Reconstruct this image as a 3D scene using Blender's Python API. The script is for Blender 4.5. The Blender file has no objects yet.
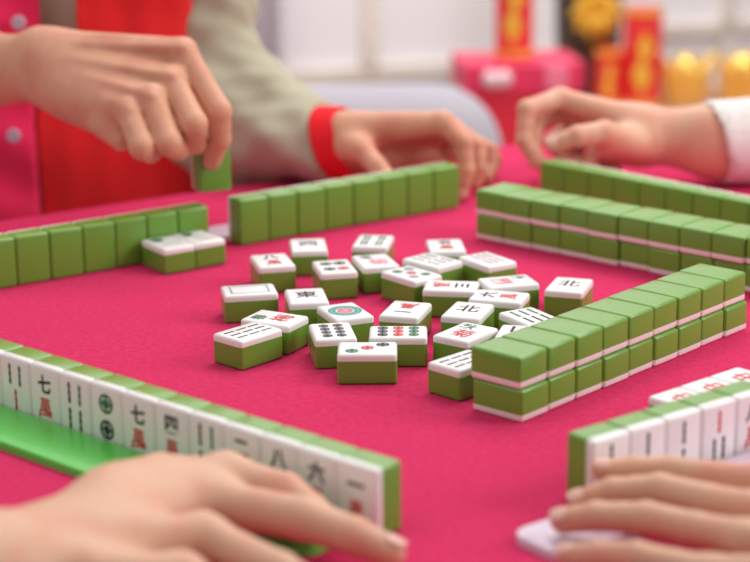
import bpy, bmesh, math, random
import numpy as np
from mathutils import Matrix, Vector, Euler

random.seed(7)
CM = 0.01
COL = bpy.context.scene.collection

# ------------------------------------------------------------------ camera model (cm)
F_PX, PITCH, ROLL, CAM_H = 1951.1, 0.2701, 0.0098, 42.41

def ray(px, py):
    a, b = px - 375.0, 281.0 - py
    A = a * math.cos(ROLL) + b * math.sin(ROLL)
    B = -a * math.sin(ROLL) + b * math.cos(ROLL)
    dx, du = A / F_PX, B / F_PX
    return np.array([dx, math.cos(PITCH) + du * math.sin(PITCH), -math.sin(PITCH) + du * math.cos(PITCH)])

def at(px, py, Y):
    d = ray(px, py); k = Y / d[1]
    return np.array([0, 0, CAM_H]) + d * k

def on(px, py, z):
    d = ray(px, py); k = (z - CAM_H) / d[2]
    return np.array([0, 0, CAM_H]) + d * k

def on_wall(px, py, p0, n):
    d = ray(px, py); o = np.array([0, 0, CAM_H])
    k = np.dot(np.array(p0) - o, n) / np.dot(d, n)
    return o + d * k

# ------------------------------------------------------------------ materials
def lin(c):
    return tuple((v / 12.92 if v <= 0.04045 else ((v + 0.055) / 1.055) ** 2.4) for v in [x / 255 for x in c]) + (1,)

def mat(name, rgb, rough=0.5, sss=0.0, sss_r=(1, .3, .2), sss_s=0.005, coat=0.0, metal=0.0, sheen=0.0, spec=0.5,
        noise=None, bump=None, trans=0.0):
    m = bpy.data.materials.new(name); m.use_nodes = True
    nt = m.node_tree; b = nt.nodes['Principled BSDF']
    b.inputs['Base Color'].default_value = lin(rgb)
    b.inputs['Roughness'].default_value = rough
    b.inputs['Metallic'].default_value = metal
    b.inputs['Specular IOR Level'].default_value = spec
    b.inputs['Coat Weight'].default_value = coat
    b.inputs['Coat Roughness'].default_value = 0.15
    b.inputs['Sheen Weight'].default_value = sheen
    b.inputs['Transmission Weight'].default_value = trans
    if sss:
        b.inputs['Subsurface Weight'].default_value = sss
        b.inputs['Subsurface Radius'].default_value = sss_r
        b.inputs['Subsurface Scale'].default_value = sss_s
    tc = None
    if noise or bump:
        tc = nt.nodes.new('ShaderNodeTexCoord')
    if noise:
        rgb2, scale, detail, lo, hi = noise
        n = nt.nodes.new('ShaderNodeTexNoise'); n.inputs['Scale'].default_value = scale; n.inputs['Detail'].default_value = detail
        nt.links.new(tc.outputs['Object'], n.inputs['Vector'])
        r = nt.nodes.new('ShaderNodeMapRange'); r.inputs['From Min'].default_value = lo; r.inputs['From Max'].default_value = hi
        nt.links.new(n.outputs['Fac'], r.inputs['Value'])
        mx = nt.nodes.new('ShaderNodeMix'); mx.data_type = 'RGBA'
        mx.inputs['A'].default_value = lin(rgb); mx.inputs['B'].default_value = lin(rgb2)
        nt.links.new(r.outputs['Result'], mx.inputs['Factor'])
        nt.links.new(mx.outputs['Result'], b.inputs['Base Color'])
    if bump:
        scale, strength, dist = bump
        n = nt.nodes.new('ShaderNodeTexNoise'); n.inputs['Scale'].default_value = scale; n.inputs['Detail'].default_value = 3
        nt.links.new(tc.outputs['Object'], n.inputs['Vector'])
        bp = nt.nodes.new('ShaderNodeBump'); bp.inputs['Strength'].default_value = strength; bp.inputs['Distance'].default_value = dist
        nt.links.new(n.outputs['Fac'], bp.inputs['Height'])
        nt.links.new(bp.outputs['Normal'], b.inputs['Normal'])
    return m

M = {}
M['green'] = mat('tile_green_plastic', (108, 158, 56), 0.34, coat=0.25, bump=(90, .08, .001))
M['white'] = mat('tile_white_plastic', (240, 236, 236), 0.32, sss=.25, sss_r=(1, .8, .8), sss_s=.002, coat=0.2)
M['black'] = mat('black_ink', (28, 28, 30), 0.6)
M['red'] = mat('red_ink', (205, 45, 52), 0.6)
M['pink'] = mat('pink_ink', (226, 110, 128), 0.6)
M['dgreen'] = mat('green_ink', (22, 104, 66), 0.6)
M['teal'] = mat('teal_ink', (86, 158, 150), 0.6)
M['grey'] = mat('grey_blue_ink', (138, 146, 165), 0.6)
M['cloth'] = mat('pink_felt', (212, 58, 102), 1.0, spec=.05, noise=((202, 48, 92), 220, 4, .35, .7), bump=(700, .35, .0006))
M['skin'] = mat('skin', (215, 169, 142), 0.5, sss=.35, sss_r=(1, .35, .2), sss_s=.006, spec=.35,
                noise=((214, 142, 122), 28, 3, .45, .8), bump=(260, .12, .0006))
M['skin_warm'] = mat('skin_warm', (214, 158, 130), 0.5, sss=.35, sss_r=(1, .35, .2), sss_s=.006, spec=.35,
                noise=((200, 124, 104), 26, 3, .45, .8), bump=(260, .12, .0006))
M['nail'] = mat('fingernail', (230, 178, 162), 0.3, sss=.2, sss_s=.002)
M['ruler_green'] = mat('bright_green_plastic', (84, 196, 72), 0.35, coat=.2, noise=((92, 204, 80), 12, 2, .3, .7))
M['ruler_pale'] = mat('pale_plastic', (220, 200, 218), 0.3, sss=.3, sss_r=(1, .9, 1), sss_s=.004)
M['vest'] = mat('red_vest_fabric', (226, 36, 40), 0.85, spec=.2, sheen=.2, bump=(420, .2, .0008))
M['shirt'] = mat('magenta_fabric', (238, 44, 96), 0.8, spec=.2, sheen=.2, bump=(420, .2, .0008))
M['sage'] = mat('sage_fabric', (184, 180, 158), 0.9, spec=.15, sheen=.1, noise=((174, 168, 146), 8, 3, .3, .7), bump=(420, .2, .0008))
M['cuff'] = mat('red_cuff_fabric', (232, 34, 46), 0.85, spec=.2)
M['whitecloth'] = mat('white_shirt_fabric', (222, 213, 210), 0.85, spec=.2, bump=(300, .2, .0008))
M['button'] = mat('pearl_button', (196, 176, 196), 0.3)
M['wood'] = mat('light_wood', (196, 150, 116), 0.5, noise=((170, 122, 90), 30, 4, .3, .7))
M['tablewood'] = mat('table_wood', (120, 84, 58), 0.5, noise=((96, 64, 42), 30, 4, .3, .7))
M['wall'] = mat('white_wall_paint', (244, 240, 243), 0.8, noise=((240, 236, 240), 4, 2, .3, .7))
M['rail'] = mat('cream_trim_paint', (236, 226, 216), 0.7, noise=((222, 210, 200), 10, 2, .3, .7))
M['floor'] = mat('pale_wood_floor', (205, 190, 176), 0.5, noise=((190, 172, 156), 9, 4, .3, .7))
M['sofa'] = mat('pale_grey_upholstery', (174, 170, 180), 0.9, sheen=.1, bump=(300, .2, .001))
M['curtain'] = mat('lavender_curtain', (240, 234, 246), 0.9, bump=(300, .1, .001))
M['giftpink'] = mat('pink_gift_paper', (228, 46, 94), 0.45, noise=((220, 38, 84), 20, 2, .3, .7))
M['giftred'] = mat('red_gift_paper', (222, 30, 62), 0.5, noise=((212, 26, 54), 20, 2, .3, .7))
M['lightpink'] = mat('light_pink_paper', (240, 120, 150), 0.5)
M['silver'] = mat('silver_ribbon', (232, 200, 206), 0.35, metal=.2)
M['redtin'] = mat('red_glossy_tin', (226, 34, 36), 0.35, coat=.2, noise=((236, 60, 60), 12, 2, .3, .7))
M['gold'] = mat('gold_foil', (250, 205, 100), 0.18, metal=.7, noise=((255, 220, 130), 18, 2, .3, .7))
M['goldpaint'] = mat('gold_paint', (232, 176, 48), 0.45, metal=.15, noise=((240, 198, 74), 30, 2, .3, .7))
M['brown'] = mat('dark_brown_lacquer', (74, 54, 40), 0.4, noise=((58, 42, 32), 20, 3, .3, .7))

# ------------------------------------------------------------------ helpers
def setp(o, label=None, cat=None, group=None, kind=None):
    if label: o['label'] = label
    if cat: o['category'] = cat
    if group: o['group'] = group
    if kind: o['kind'] = kind
    return o

def link(name, me, parent=None, mats=()):
    o = bpy.data.objects.new(name, me); COL.objects.link(o)
    if me is not None:
        for m in mats: me.materials.append(m)
    if parent: o.parent = parent
    return o

def empty(name, loc_cm=(0, 0, 0), rot=(0, 0, 0)):
    o = bpy.data.objects.new(name, None); COL.objects.link(o)
    o.location = [v * CM for v in loc_cm]; o.rotation_euler = rot
    o.empty_display_size = .02
    return o

def mesh_from(name, V, Fc, smooth=True, mi=None):
    me = bpy.data.meshes.new(name)
    V = np.asarray(V, float) * CM
    me.from_pydata([tuple(v) for v in V], [], [tuple(f) for f in Fc])
    me.update()
    if smooth: me.polygons.foreach_set('use_smooth', [True] * len(me.polygons))
    if mi is not None: me.polygons.foreach_set('material_index', mi)
    return me

def rounded_box(sx, sy, sz, r, seg=3, center=(0, 0, 0)):
    bm = bmesh.new(); bmesh.ops.create_cube(bm, size=1)
    for v in bm.verts:
        v.co = Vector((v.co.x * sx, v.co.y * sy, v.co.z * sz)) + Vector(center)
    if r > 0:
        bmesh.ops.bevel(bm, geom=list(bm.edges), offset=r, segments=seg, profile=.5, affect='EDGES')
    return bm

def bm_mesh(bm, name, smooth=True, scale=CM, angle=None):
    if scale != 1: bmesh.ops.scale(bm, vec=(scale,) * 3, verts=bm.verts)
    bmesh.ops.recalc_face_normals(bm, faces=bm.faces)
    me = bpy.data.meshes.new(name); bm.to_mesh(me); bm.free()
    me.polygons.foreach_set('use_smooth', [smooth] * len(me.polygons))
    return me

def box_obj(name, lo, hi, m, r=0.0, parent=None, seg=2):
    s = [hi[i] - lo[i] for i in range(3)]; c = [(hi[i] + lo[i]) / 2 for i in range(3)]
    me = bm_mesh(rounded_box(*s, r, seg, c), name, smooth=False)
    if r > 0:
        me.polygons.foreach_set('use_smooth', [True] * len(me.polygons))
        o = link(name, me, parent, (m,))
        wn = o.modifiers.new('wn', 'WEIGHTED_NORMAL'); wn.keep_sharp = False
        return o
    return link(name, me, parent, (m,))

def lathe(name, prof, m, center=(0, 0, 0), n=40, parent=None, sx=1., sy=1.):
    V, Fc = [], []
    k = len(prof)
    for i in range(n):
        t = 2 * math.pi * i / n
        for r, z in prof: V.append((center[0] + r * math.cos(t) * sx, center[1] + r * math.sin(t) * sy, center[2] + z))
    for i in range(n):
        j = (i + 1) % n
        for q in range(k - 1): Fc.append((i * k + q, j * k + q, j * k + q + 1, i * k + q + 1))
    if prof[0][0] > 1e-6: Fc.append([i * k for i in range(n)][::-1])
    if prof[-1][0] > 1e-6: Fc.append([i * k + k - 1 for i in range(n)])
    me = mesh_from(name, V, Fc)
    bm = bmesh.new(); bm.from_mesh(me); bmesh.ops.remove_doubles(bm, verts=bm.verts, dist=1e-6)
    bmesh.ops.recalc_face_normals(bm, faces=bm.faces); bm.to_mesh(me); bm.free()
    me.polygons.foreach_set('use_smooth', [True] * len(me.polygons))
    o = link(name, me, parent, (m,))
    wn = o.modifiers.new('wn', 'WEIGHTED_NORMAL'); wn.keep_sharp = False
    return o

# ------------------------------------------------------------------ implicit surfaces
def sm(a, b, k):
    if k <= 0: return np.minimum(a, b)
    h = np.clip(.5 + .5 * (b - a) / k, 0, 1)
    return b * (1 - h) + a * h - k * h * (1 - h)

def cap(P, a, b, ra, rb):
    a = np.asarray(a, np.float32); b = np.asarray(b, np.float32)
    ab = b - a; L = float(ab @ ab) + 1e-9
    t = np.clip(((P - a) @ ab) / L, 0, 1)
    q = P - a - t[..., None] * ab
    return np.sqrt((q * q).sum(-1)) - (ra + (rb - ra) * t)

def ovalcap(P, a, b, ra, rb, lat, flat):
    """capsule squashed across the hand: lat = direction that stays wide, the third axis shrinks by flat"""
    a = np.asarray(a, np.float32); b = np.asarray(b, np.float32)
    ab = b - a; L = float(ab @ ab) + 1e-9; u = ab / math.sqrt(L)
    lat = np.asarray(lat, np.float32); lat = lat - (lat @ u) * u; lat /= np.linalg.norm(lat)
    nn = np.cross(u, lat)
    t = np.clip(((P - a) @ ab) / L, 0, 1)
    q = P - a - t[..., None] * ab
    e = q @ nn
    q = q + (e * (1 / flat - 1))[..., None] * nn
    d = np.sqrt((q * q).sum(-1)) - (ra + (rb - ra) * t)
    return d * (flat * .5 + .5)

def rbox(P, c, h, r):
    q = np.abs(P - np.asarray(c, np.float32)) - (np.asarray(h, np.float32) - r)
    return np.sqrt((np.maximum(q, 0) ** 2).sum(-1)) + np.minimum(q.max(-1), 0) - r

def isosurface(f, lo, hi, h):
    """surface nets on a regular grid; f takes (N,3) float32 cm points"""
    lo = np.asarray(lo, float); hi = np.asarray(hi, float)
    n = np.ceil((hi - lo) / h).astype(int) + 1
    ax = [np.float32(lo[i] + h * np.arange(n[i])) for i in range(3)]
    val = np.empty(tuple(n), np.float32)
    step = max(1, int(300000 / (n[1] * n[2])))
    for s in range(0, n[0], step):
        X = np.stack(np.meshgrid(ax[0][s:s + step], ax[1], ax[2], indexing='ij'), -1)
        val[s:s + step] = f(X.reshape(-1, 3)).reshape(X.shape[:3])
    ins = val < 0
    nx, ny, nz = n
    acc = np.zeros((nx - 1, ny - 1, nz - 1, 3), np.float64); cnt = np.zeros((nx - 1, ny - 1, nz - 1), np.int32)
    corner = [(i, j, k) for i in (0, 1) for j in (0, 1) for k in (0, 1)]
    for c0 in corner:
        for d in range(3):
            if c0[d]: continue
            c1 = list(c0); c1[d] = 1
            v0 = val[c0[0]:nx - 1 + c0[0], c0[1]:ny - 1 + c0[1], c0[2]:nz - 1 + c0[2]]
            v1 = val[c1[0]:nx - 1 + c1[0], c1[1]:ny - 1 + c1[1], c1[2]:nz - 1 + c1[2]]
            m = (v0 < 0) != (v1 < 0)
            t = np.where(m, v0 / np.where(m, v0 - v1, 1), 0)
            for e in range(3):
                acc[..., e] += np.where(m, (t if e == d else c0[e]), 0)
            cnt += m
    act = cnt > 0
    idx = -np.ones(act.shape, np.int64); idx[act] = np.arange(act.sum())
    I = np.argwhere(act)
    V = lo + h * (I + acc[act] / cnt[act][:, None])
    Fs = []
    for d in range(3):
        a, b = (d + 1) % 3, (d + 2) % 3
        s0 = [slice(None)] * 3; s1 = [slice(None)] * 3
        s0[d] = slice(0, -1); s1[d] = slice(1, None)
        ch = ins[tuple(s0)] != ins[tuple(s1)]
        E = np.argwhere(ch)
        E = E[(E[:, a] > 0) & (E[:, b] > 0) & (E[:, a] < n[a] - 1) & (E[:, b] < n[b] - 1)]
        if not len(E): continue
        def cell(da, db):
            C = E.copy(); C[:, a] += da; C[:, b] += db
            return idx[C[:, 0], C[:, 1], C[:, 2]]
        Q = np.stack([cell(-1, -1), cell(0, -1), cell(0, 0), cell(-1, 0)], 1)
        fl = ~ins[E[:, 0], E[:, 1], E[:, 2]]
        Q[fl] = Q[fl][:, ::-1]
        Fs.append(Q)
    return V, np.concatenate(Fs)

def iso_mesh(name, f, lo, hi, h, mats, parent=None, smooth_it=2):
    V, Q = isosurface(f, lo, hi, h)
    me = bpy.data.meshes.new(name)
    me.vertices.add(len(V)); me.vertices.foreach_set('co', (V * CM).astype(np.float32).ravel())
    me.loops.add(len(Q) * 4); me.loops.foreach_set('vertex_index', Q.ravel().astype(np.int32))
    me.polygons.add(len(Q)); me.polygons.foreach_set('loop_start', np.arange(0, len(Q) * 4, 4, dtype=np.int32))
    me.update(calc_edges=True); me.validate()
    me.polygons.foreach_set('use_smooth', [True] * len(me.polygons))
    o = link(name, me, parent, mats)
    if smooth_it:
        s = o.modifiers.new('relax', 'SMOOTH'); s.factor = .5; s.iterations = smooth_it
    return o

def child_world(o, parent):
    """keep the world placement of geometry built in world space"""
    o.parent = parent
    o.matrix_parent_inverse = Matrix.Translation(parent.location).inverted()

# ------------------------------------------------------------------ mahjong tiles
W, H, D = 3.0, 4.1, 2.2
WHITE_AT = D * .765

def tile_part(lower):
    bm = rounded_box(W - .012, H, D, .23, 4, (0, 0, D / 2))
    geom = list(bm.verts) + list(bm.edges) + list(bm.faces)
    cut = WHITE_AT
    bmesh.ops.bisect_plane(bm, geom=geom, plane_co=(0, 0, cut), plane_no=(0, 0, 1),
                           clear_outer=lower, clear_inner=not lower)
    ed = [e for e in bm.edges if e.is_boundary]
    bmesh.ops.contextual_create(bm, geom=ed)
    me = bm_mesh(bm, 'green_back' if lower else 'white_face')
    me.materials.append(M['green'] if lower else M['white'])
    me.set_sharp_from_angle(angle=math.radians(50))
    return me
ME_GREEN, ME_WHITE = tile_part(True), tile_part(False)

_mark_cache = {}
class Marks:
    def __init__(s): s.V, s.F, s.mi = [], [], []
    def poly(s, pts, m, z=.012):
        b = len(s.V); s.V += [(x, y, z) for x, y in pts]; s.F.append(list(range(b, b + len(pts)))); s.mi.append(m)
    def ring(s, x, y, r0, r1, m, n=20, z=.012):
        b = len(s.V)
        for i in range(n):
            t = 2 * math.pi * i / n
            s.V += [(x + r0 * math.cos(t), y + r0 * math.sin(t), z), (x + r1 * math.cos(t), y + r1 * math.sin(t), z)]
        for i in range(n):
            j = (i + 1) % n; s.F.append([b + 2 * i, b + 2 * i + 1, b + 2 * j + 1, b + 2 * j]); s.mi.append(m)
    def disc(s, x, y, r, m, n=14, z=.013, sx=1, sy=1):
        s.poly([(x + sx * r * math.cos(2 * math.pi * i / n), y + sy * r * math.sin(2 * math.pi * i / n)) for i in range(n)], m, z)
    def pin(s, x, y, r, m):
        s.ring(x, y, r * .7, r, m)
        w = r * .15
        s.poly([(x - w, y - r * .8), (x + w, y - r * .8), (x + w, y + r * .8), (x - w, y + r * .8)], m, .0125)
        s.poly([(x - r * .8, y - w), (x + r * .8, y - w), (x + r * .8, y + w), (x - r * .8, y + w)], m, .013)
        for a in (.785, 2.356, 3.927, 5.498): s.disc(x + r * .42 * math.cos(a), y + r * .42 * math.sin(a), r * .15, m, 8)
    def stick(s, x, y, l, m, w=.11):
        for k in (-1, 0, 1):
            s.disc(x, y + k * l / 3, l / 5.2, m, 12, sx=w / (l / 5.2) * 1.25)
        s.poly([(x - w * .5, y - l * .46), (x + w * .5, y - l * .46), (x + w * .5, y + l * .46), (x - w * .5, y + l * .46)], m, .0125)
    def text(s, ch, x, y, size, m, bold=.012, taper=0):
        key = (ch, bold)
        if key not in _mark_cache:
            cu = bpy.data.curves.new('glyph', 'FONT'); cu.body = ch; cu.size = 1; cu.offset = bold
            cu.align_x = 'CENTER'; cu.align_y = 'CENTER'; cu.resolution_u = 3
            ob = bpy.data.objects.new('glyph', cu); COL.objects.link(ob)
            dg = bpy.context.evaluated_depsgraph_get(); dg.update()
            me = bpy.data.meshes.new_from_object(ob.evaluated_get(dg))
            vv = np.array([v.co[:2] for v in me.vertices]); ff = [list(p.vertices) for p in me.polygons]
            bpy.data.objects.remove(ob); bpy.data.curves.remove(cu); bpy.data.meshes.remove(me)
            c = (vv.min(0) + vv.max(0)) / 2
            _mark_cache[key] = (vv - c, ff)
        vv, ff = _mark_cache[key]
        b = len(s.V); s.V += [(x + v[0] * size * (1 - taper * (v[1] + .15)), y + v[1] * size, .012) for v in vv]
        for f in ff: s.F.append([b + i for i in f]); s.mi.append(m)

INKS = ['black', 'red', 'pink', 'dgreen', 'teal', 'grey']
K, R_, PK, GR, TE, GY = range(6)
_face_cache = {}
def face_mesh(kind):
    if kind in _face_cache: return _face_cache[kind]
    k = Marks(); t = kind.split(':'); a = t[0]
    if a == 'wan':
        k.text(t[1], 0, .85, 1.3, K, .035); k.text('萬', 0, -.75, 1.5, R_, .014, .55)
    elif a == 'char':
        col = {'k': K, 'r': R_, 'g': GR}[t[2]]; k.text(t[1], 0, .25, 1.75, col, .014)
    elif a == 'flower':
        k.text(t[1], -.45, 1.05, 1.2, GR, .02); k.text(t[2], .1, -.55, 1.7, {'r': R_, 'g': GY}[t[3]] if len(t) > 3 else PK, .012)
    elif a == 'board':
        for (x0, x1, y0, y1) in ((-1.0, 1.0, 1.35, 1.5), (-1.0, 1.0, -1.5, -1.35), (-1.0, -.86, -1.36, 1.36), (.86, 1.0, -1.36, 1.36)):
            k.poly([(x0, y0), (x1, y0), (x1, y1), (x0, y1)], GY)
    elif a == 'pin1':
        k.ring(0, 0, 1.04, 1.26, TE, 36); k.ring(0, 0, .7, .96, TE, 36); k.ring(0, 0, .36, .6, PK, 28)
        for i in range(24):
            an = i * math.pi / 12; k.disc(1.0 * math.cos(an), 1.0 * math.sin(an), .08, TE, 8, .014)
        for i in range(6):
            an = i * math.pi / 3; k.disc(.24 * math.cos(an), .24 * math.sin(an), .12, PK, 10, .014)
    elif a == 'pin':
        L = {'2': [(0, .85, GR), (0, -.85, K)], '3': [(-.7, 1.05, K), (0, 0, R_), (.7, -1.05, GR)],
             '4': [(-.55, .8, GR), (.55, .8, K), (-.55, -.8, K), (.55, -.8, R_)],
             '5': [(-.6, 1.0, GR), (.6, 1.0, GY), (0, 0, R_), (-.6, -1.0, GY), (.6, -1.0, GR)],
             '8': [(x, y, K) for x in (-.5, .5) for y in (-1.2, -.4, .4, 1.2)],
             '9': [(x, y, c) for y, c in ((1.1, GR), (0, R_), (-1.1, K)) for x in (-.8, 0, .8)]}[t[1]]
        r = {'2': .66, '3': .45, '4': .5, '5': .42, '8': .36, '9': .38}[t[1]]
        for x, y, c in L: k.pin(x, y, r, c)
    elif a == 'sou':
        L = {'2': [(0, .85, K), (0, -.85, K)], '3': [(-.5, .85, GR), (.5, .85, GR), (0, -.85, R_)],
             '3n': [(0, .85, R_), (-.4, -.85, K), (.4, -.85, K)],
             '4': [(-.5, .85, K), (.5, .85, GR), (-.5, -.85, K), (.5, -.85, K)],
             '6': [(x, y, GR if y > 0 else K) for x in (-.75, 0, .75) for y in (-.85, .85)],
             '8': [(x, y, GR) for x in (-.8, -.45, .45, .8) for y in (-.85, .85)],
             '9': [(x, y, (K, K, GR)[int(x / .7 + 1.5) % 3] if len(t) > 2 else K) for x in (-.7, 0, .7) for y in (-1.15, 0, 1.15)]}[t[1]]
        l = .95 if t[1][0] == '9' else 1.4
        for x, y, c in L: k.stick(x, y, l, c, .085 if l < 1 else .105)
    elif a == 'bars':
        for x, c in ((-.6, GY), (0, PK), (.6, GY)):
            for y in (-.8, .8): k.stick(x, y, 1.4, c, .12)
    me = mesh_from('engraving', k.V, k.F, smooth=False, mi=k.mi)
    for q in INKS: me.materials.append(M[q])
    _face_cache[kind] = me
    return me

POSE = {
    'up': Matrix.Identity(4),
    'down': Matrix.Translation((0, 0, D * CM)) @ Matrix.Rotation(math.pi, 4, 'Y'),
    # standing upright, face towards local -y ; base centre at the origin
    'front': Matrix.Translation((0, D / 2 * CM, H / 2 * CM)) @ Matrix.Rotation(math.pi / 2, 4, 'X'),
    'back': Matrix.Rotation(math.pi, 4, 'Z') @ Matrix.Translation((0, D / 2 * CM, H / 2 * CM)) @ Matrix.Rotation(math.pi / 2, 4, 'X'),
}

def tile(pos, yaw, pose, kind, label, group=None, tilt=(0, 0)):
    """one tile: an Empty at its base, green back, white face, engraved marks where the face shows"""
    t = empty('mahjong_tile', pos, (tilt[0], tilt[1], yaw))
    setp(t, label, 'mahjong tile', group)
    for nm, me in (('green_back', ME_GREEN), ('white_face', ME_WHITE)):
        o = bpy.data.objects.new(nm, me); COL.objects.link(o); o.parent = t; o.matrix_local = POSE[pose]
    if kind:
        o = bpy.data.objects.new('engraving', face_mesh(kind)); COL.objects.link(o); o.parent = t
        o.matrix_local = POSE[pose] @ Matrix.Translation((0, 0, D * CM))
    return t

PITCHW = 3.014
ORD = ['first', 'second', 'third', 'fourth', 'fifth', 'sixth', 'seventh', 'eighth', 'ninth', 'tenth', 'eleventh', 'twelfth']

def row_pos(x0, y0, yaw, s, t):
    return (x0 + s * math.cos(yaw) - t * math.sin(yaw), y0 + s * math.sin(yaw) + t * math.cos(yaw))

RA = (.0, 99.62, -.732); RB = (-28.962, 152.67, .616); RC = (-11.678, 164.992, .614)
RR = (9.22, 118.45, .838); RE = (8.924, 166.857, -.719); RF = (12.228, 103.859, .662); RG = (15.647, 180.18, -.826)
jit = lambda a: random.uniform(-a, a)

# near-left hand of tiles, faces towards the camera (right to left)
A_KIND = ['wan:一', 'wan:六', 'wan:八', 'wan:二', 'sou:4', 'wan:四', 'wan:七', 'pin:2', 'sou:4', 'wan:七', 'sou:3', 'sou:9']
A_LAB = ['standing white tile with one-stroke character at right end of near left row',
         'standing tile with black six over red, second from right in near left row',
         'standing tile half hidden by hand, third from right in near left row',
         'standing tile with black two-stroke character above knuckles of near left hand',
         'standing tile with only two dark bamboo sticks above the near left hand',
         'standing tile with a square black character over red just above the near left hand',
         'standing tile with black seven over red, right of the two-circle tile',
         'standing tile with one green circle above one black circle in the near left row',
         'standing tile with four bamboo sticks, one green, left of the two-circle tile',
         'standing tile with black seven over red near the left frame edge',
         'standing tile with two green sticks over a red stick near the left frame edge',
         'standing tile cut off by the left frame edge in the near left row']
for i in range(12):
    p = row_pos(*RA, -.05 - (i + .5) * 3.0, D / 2 + jit(.03))
    tile((p[0], p[1], 0), RA[2], 'front', A_KIND[i], A_LAB[i], 'tiles standing in the near left row')

for i in range(-1, 6):
    p = row_pos(*RB, (i + .5) * PITCHW, D / 2 + jit(.03))
    lab = 'standing green-backed tile in far left row, %s from its right end' % (['rightmost', 'second', 'third', 'fourth', 'fifth', 'sixth', 'leftmost, seventh'][5 - i])
    tile((p[0], p[1], 0), RB[2], 'back', None, lab.replace('rightmost from its right end', 'right end'), 'tiles standing in the far left row')
for i in range(8):
    p = row_pos(*RC, (i + .5) * PITCHW, D / 2 + jit(.03))
    lab = ['green back of the leftmost standing tile in the middle back row', None, None, None, None, None, None,
           'green back of the rightmost standing tile in the middle back row beside the fingertips'][i] or \
        'standing green-backed tile in middle back row, %s from the left' % ORD[i]
    tile((p[0], p[1], 0), RC[2], 'back', None, lab, 'tiles standing in the middle back row')
for lay in (0, 1):
    for i in range(9):
        p = row_pos(*RR, (i + .5) * 3.045 + jit(.014), 2 + jit(.09) + (.08 if lay else 0))
        lab = 'face-down %s-layer tile of near right double wall, %s' % (
            ('bottom', 'top')[lay], ('front left end' if i == 0 else 'far right end' if i == 8 else '%s from its front left end' % ORD[i]))
        tile((p[0], p[1], lay * (D + .01)), RR[2] , 'down', None, lab, 'tiles of the near right double wall')
    for i in range(11):
        p = row_pos(*RE, (i + .5) * PITCHW - (.12 if lay else 0), 2 + jit(.16))
        lab = 'face-down %s-layer tile of back right double wall, %s' % (
            ('bottom', 'top')[lay], ('left end' if i == 0 else '%s from its left end' % ORD[i]))
        tile((p[0], p[1], lay * (D + .01)), RE[2], 'down', None, lab, 'tiles of the back right double wall')
for i in range(11):
    p = row_pos(*RG, (i + .5) * PITCHW, D / 2 + jit(.03))
    lab = 'standing green-backed tile in rearmost row, %s' % ('left end below the fingers' if i == 0 else '%s from its left end' % ORD[i])
    tile((p[0], p[1], 0), RG[2], 'back', None, lab, 'tiles standing in the rearmost row')
F_KIND = ['sou:2', 'sou:2', 'sou:2', 'sou:3n', 'wan:八']
F_LAB = ['standing white tile at the left end of the near right row, fingertip across its face',
         'standing tile with short dark stick, second from left in near right row',
         'standing tile with one long dark stick, middle of the near right row',
         'standing tile with a red stick above two dark sticks in the near right row',
         'standing tile with a black character at the right frame edge in the near right row']
for i in range(5):
    p = row_pos(*RF, (i + .5) * PITCHW, D / 2 + jit(.03))
    tile((p[0], p[1], 0), RF[2], 'front', F_KIND[i], F_LAB[i], 'tiles standing in the near right row')

# two face-up tiles against the far left row
for i, lab in enumerate(['left one of two face-up tiles lying before the far left row',
                         'right one of two face-up tiles lying before the far left row']):
    p = row_pos(*RB, 4.22 * 3 + i * PITCHW + .0, -2.35 + .1 * i)
    tile((p[0], p[1], 0), RB[2] - .02, 'up', ('flower:春:一:g', 'flower:夏:二:g')[i], lab, 'face-up tiles before the far left row')
# three face-up tiles behind the near right row
fl0 = on(680, 399, D)
for i, lab in enumerate(['face-up white tile peeking above the near right row, leftmost of three',
                         'face-up white tile peeking above the near right row, middle of three',
                         'face-up white tile peeking above the near right row, cut by the right frame edge']):
    p = (fl0[0] + i * 3.02 * math.cos(.72) + .5, fl0[1] + i * 3.02 * math.sin(.72) + .1)
    tile((p[0], p[1], 0), .72, 'up', 'char:中:r', lab, 'face-up tiles behind the near right row')

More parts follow.
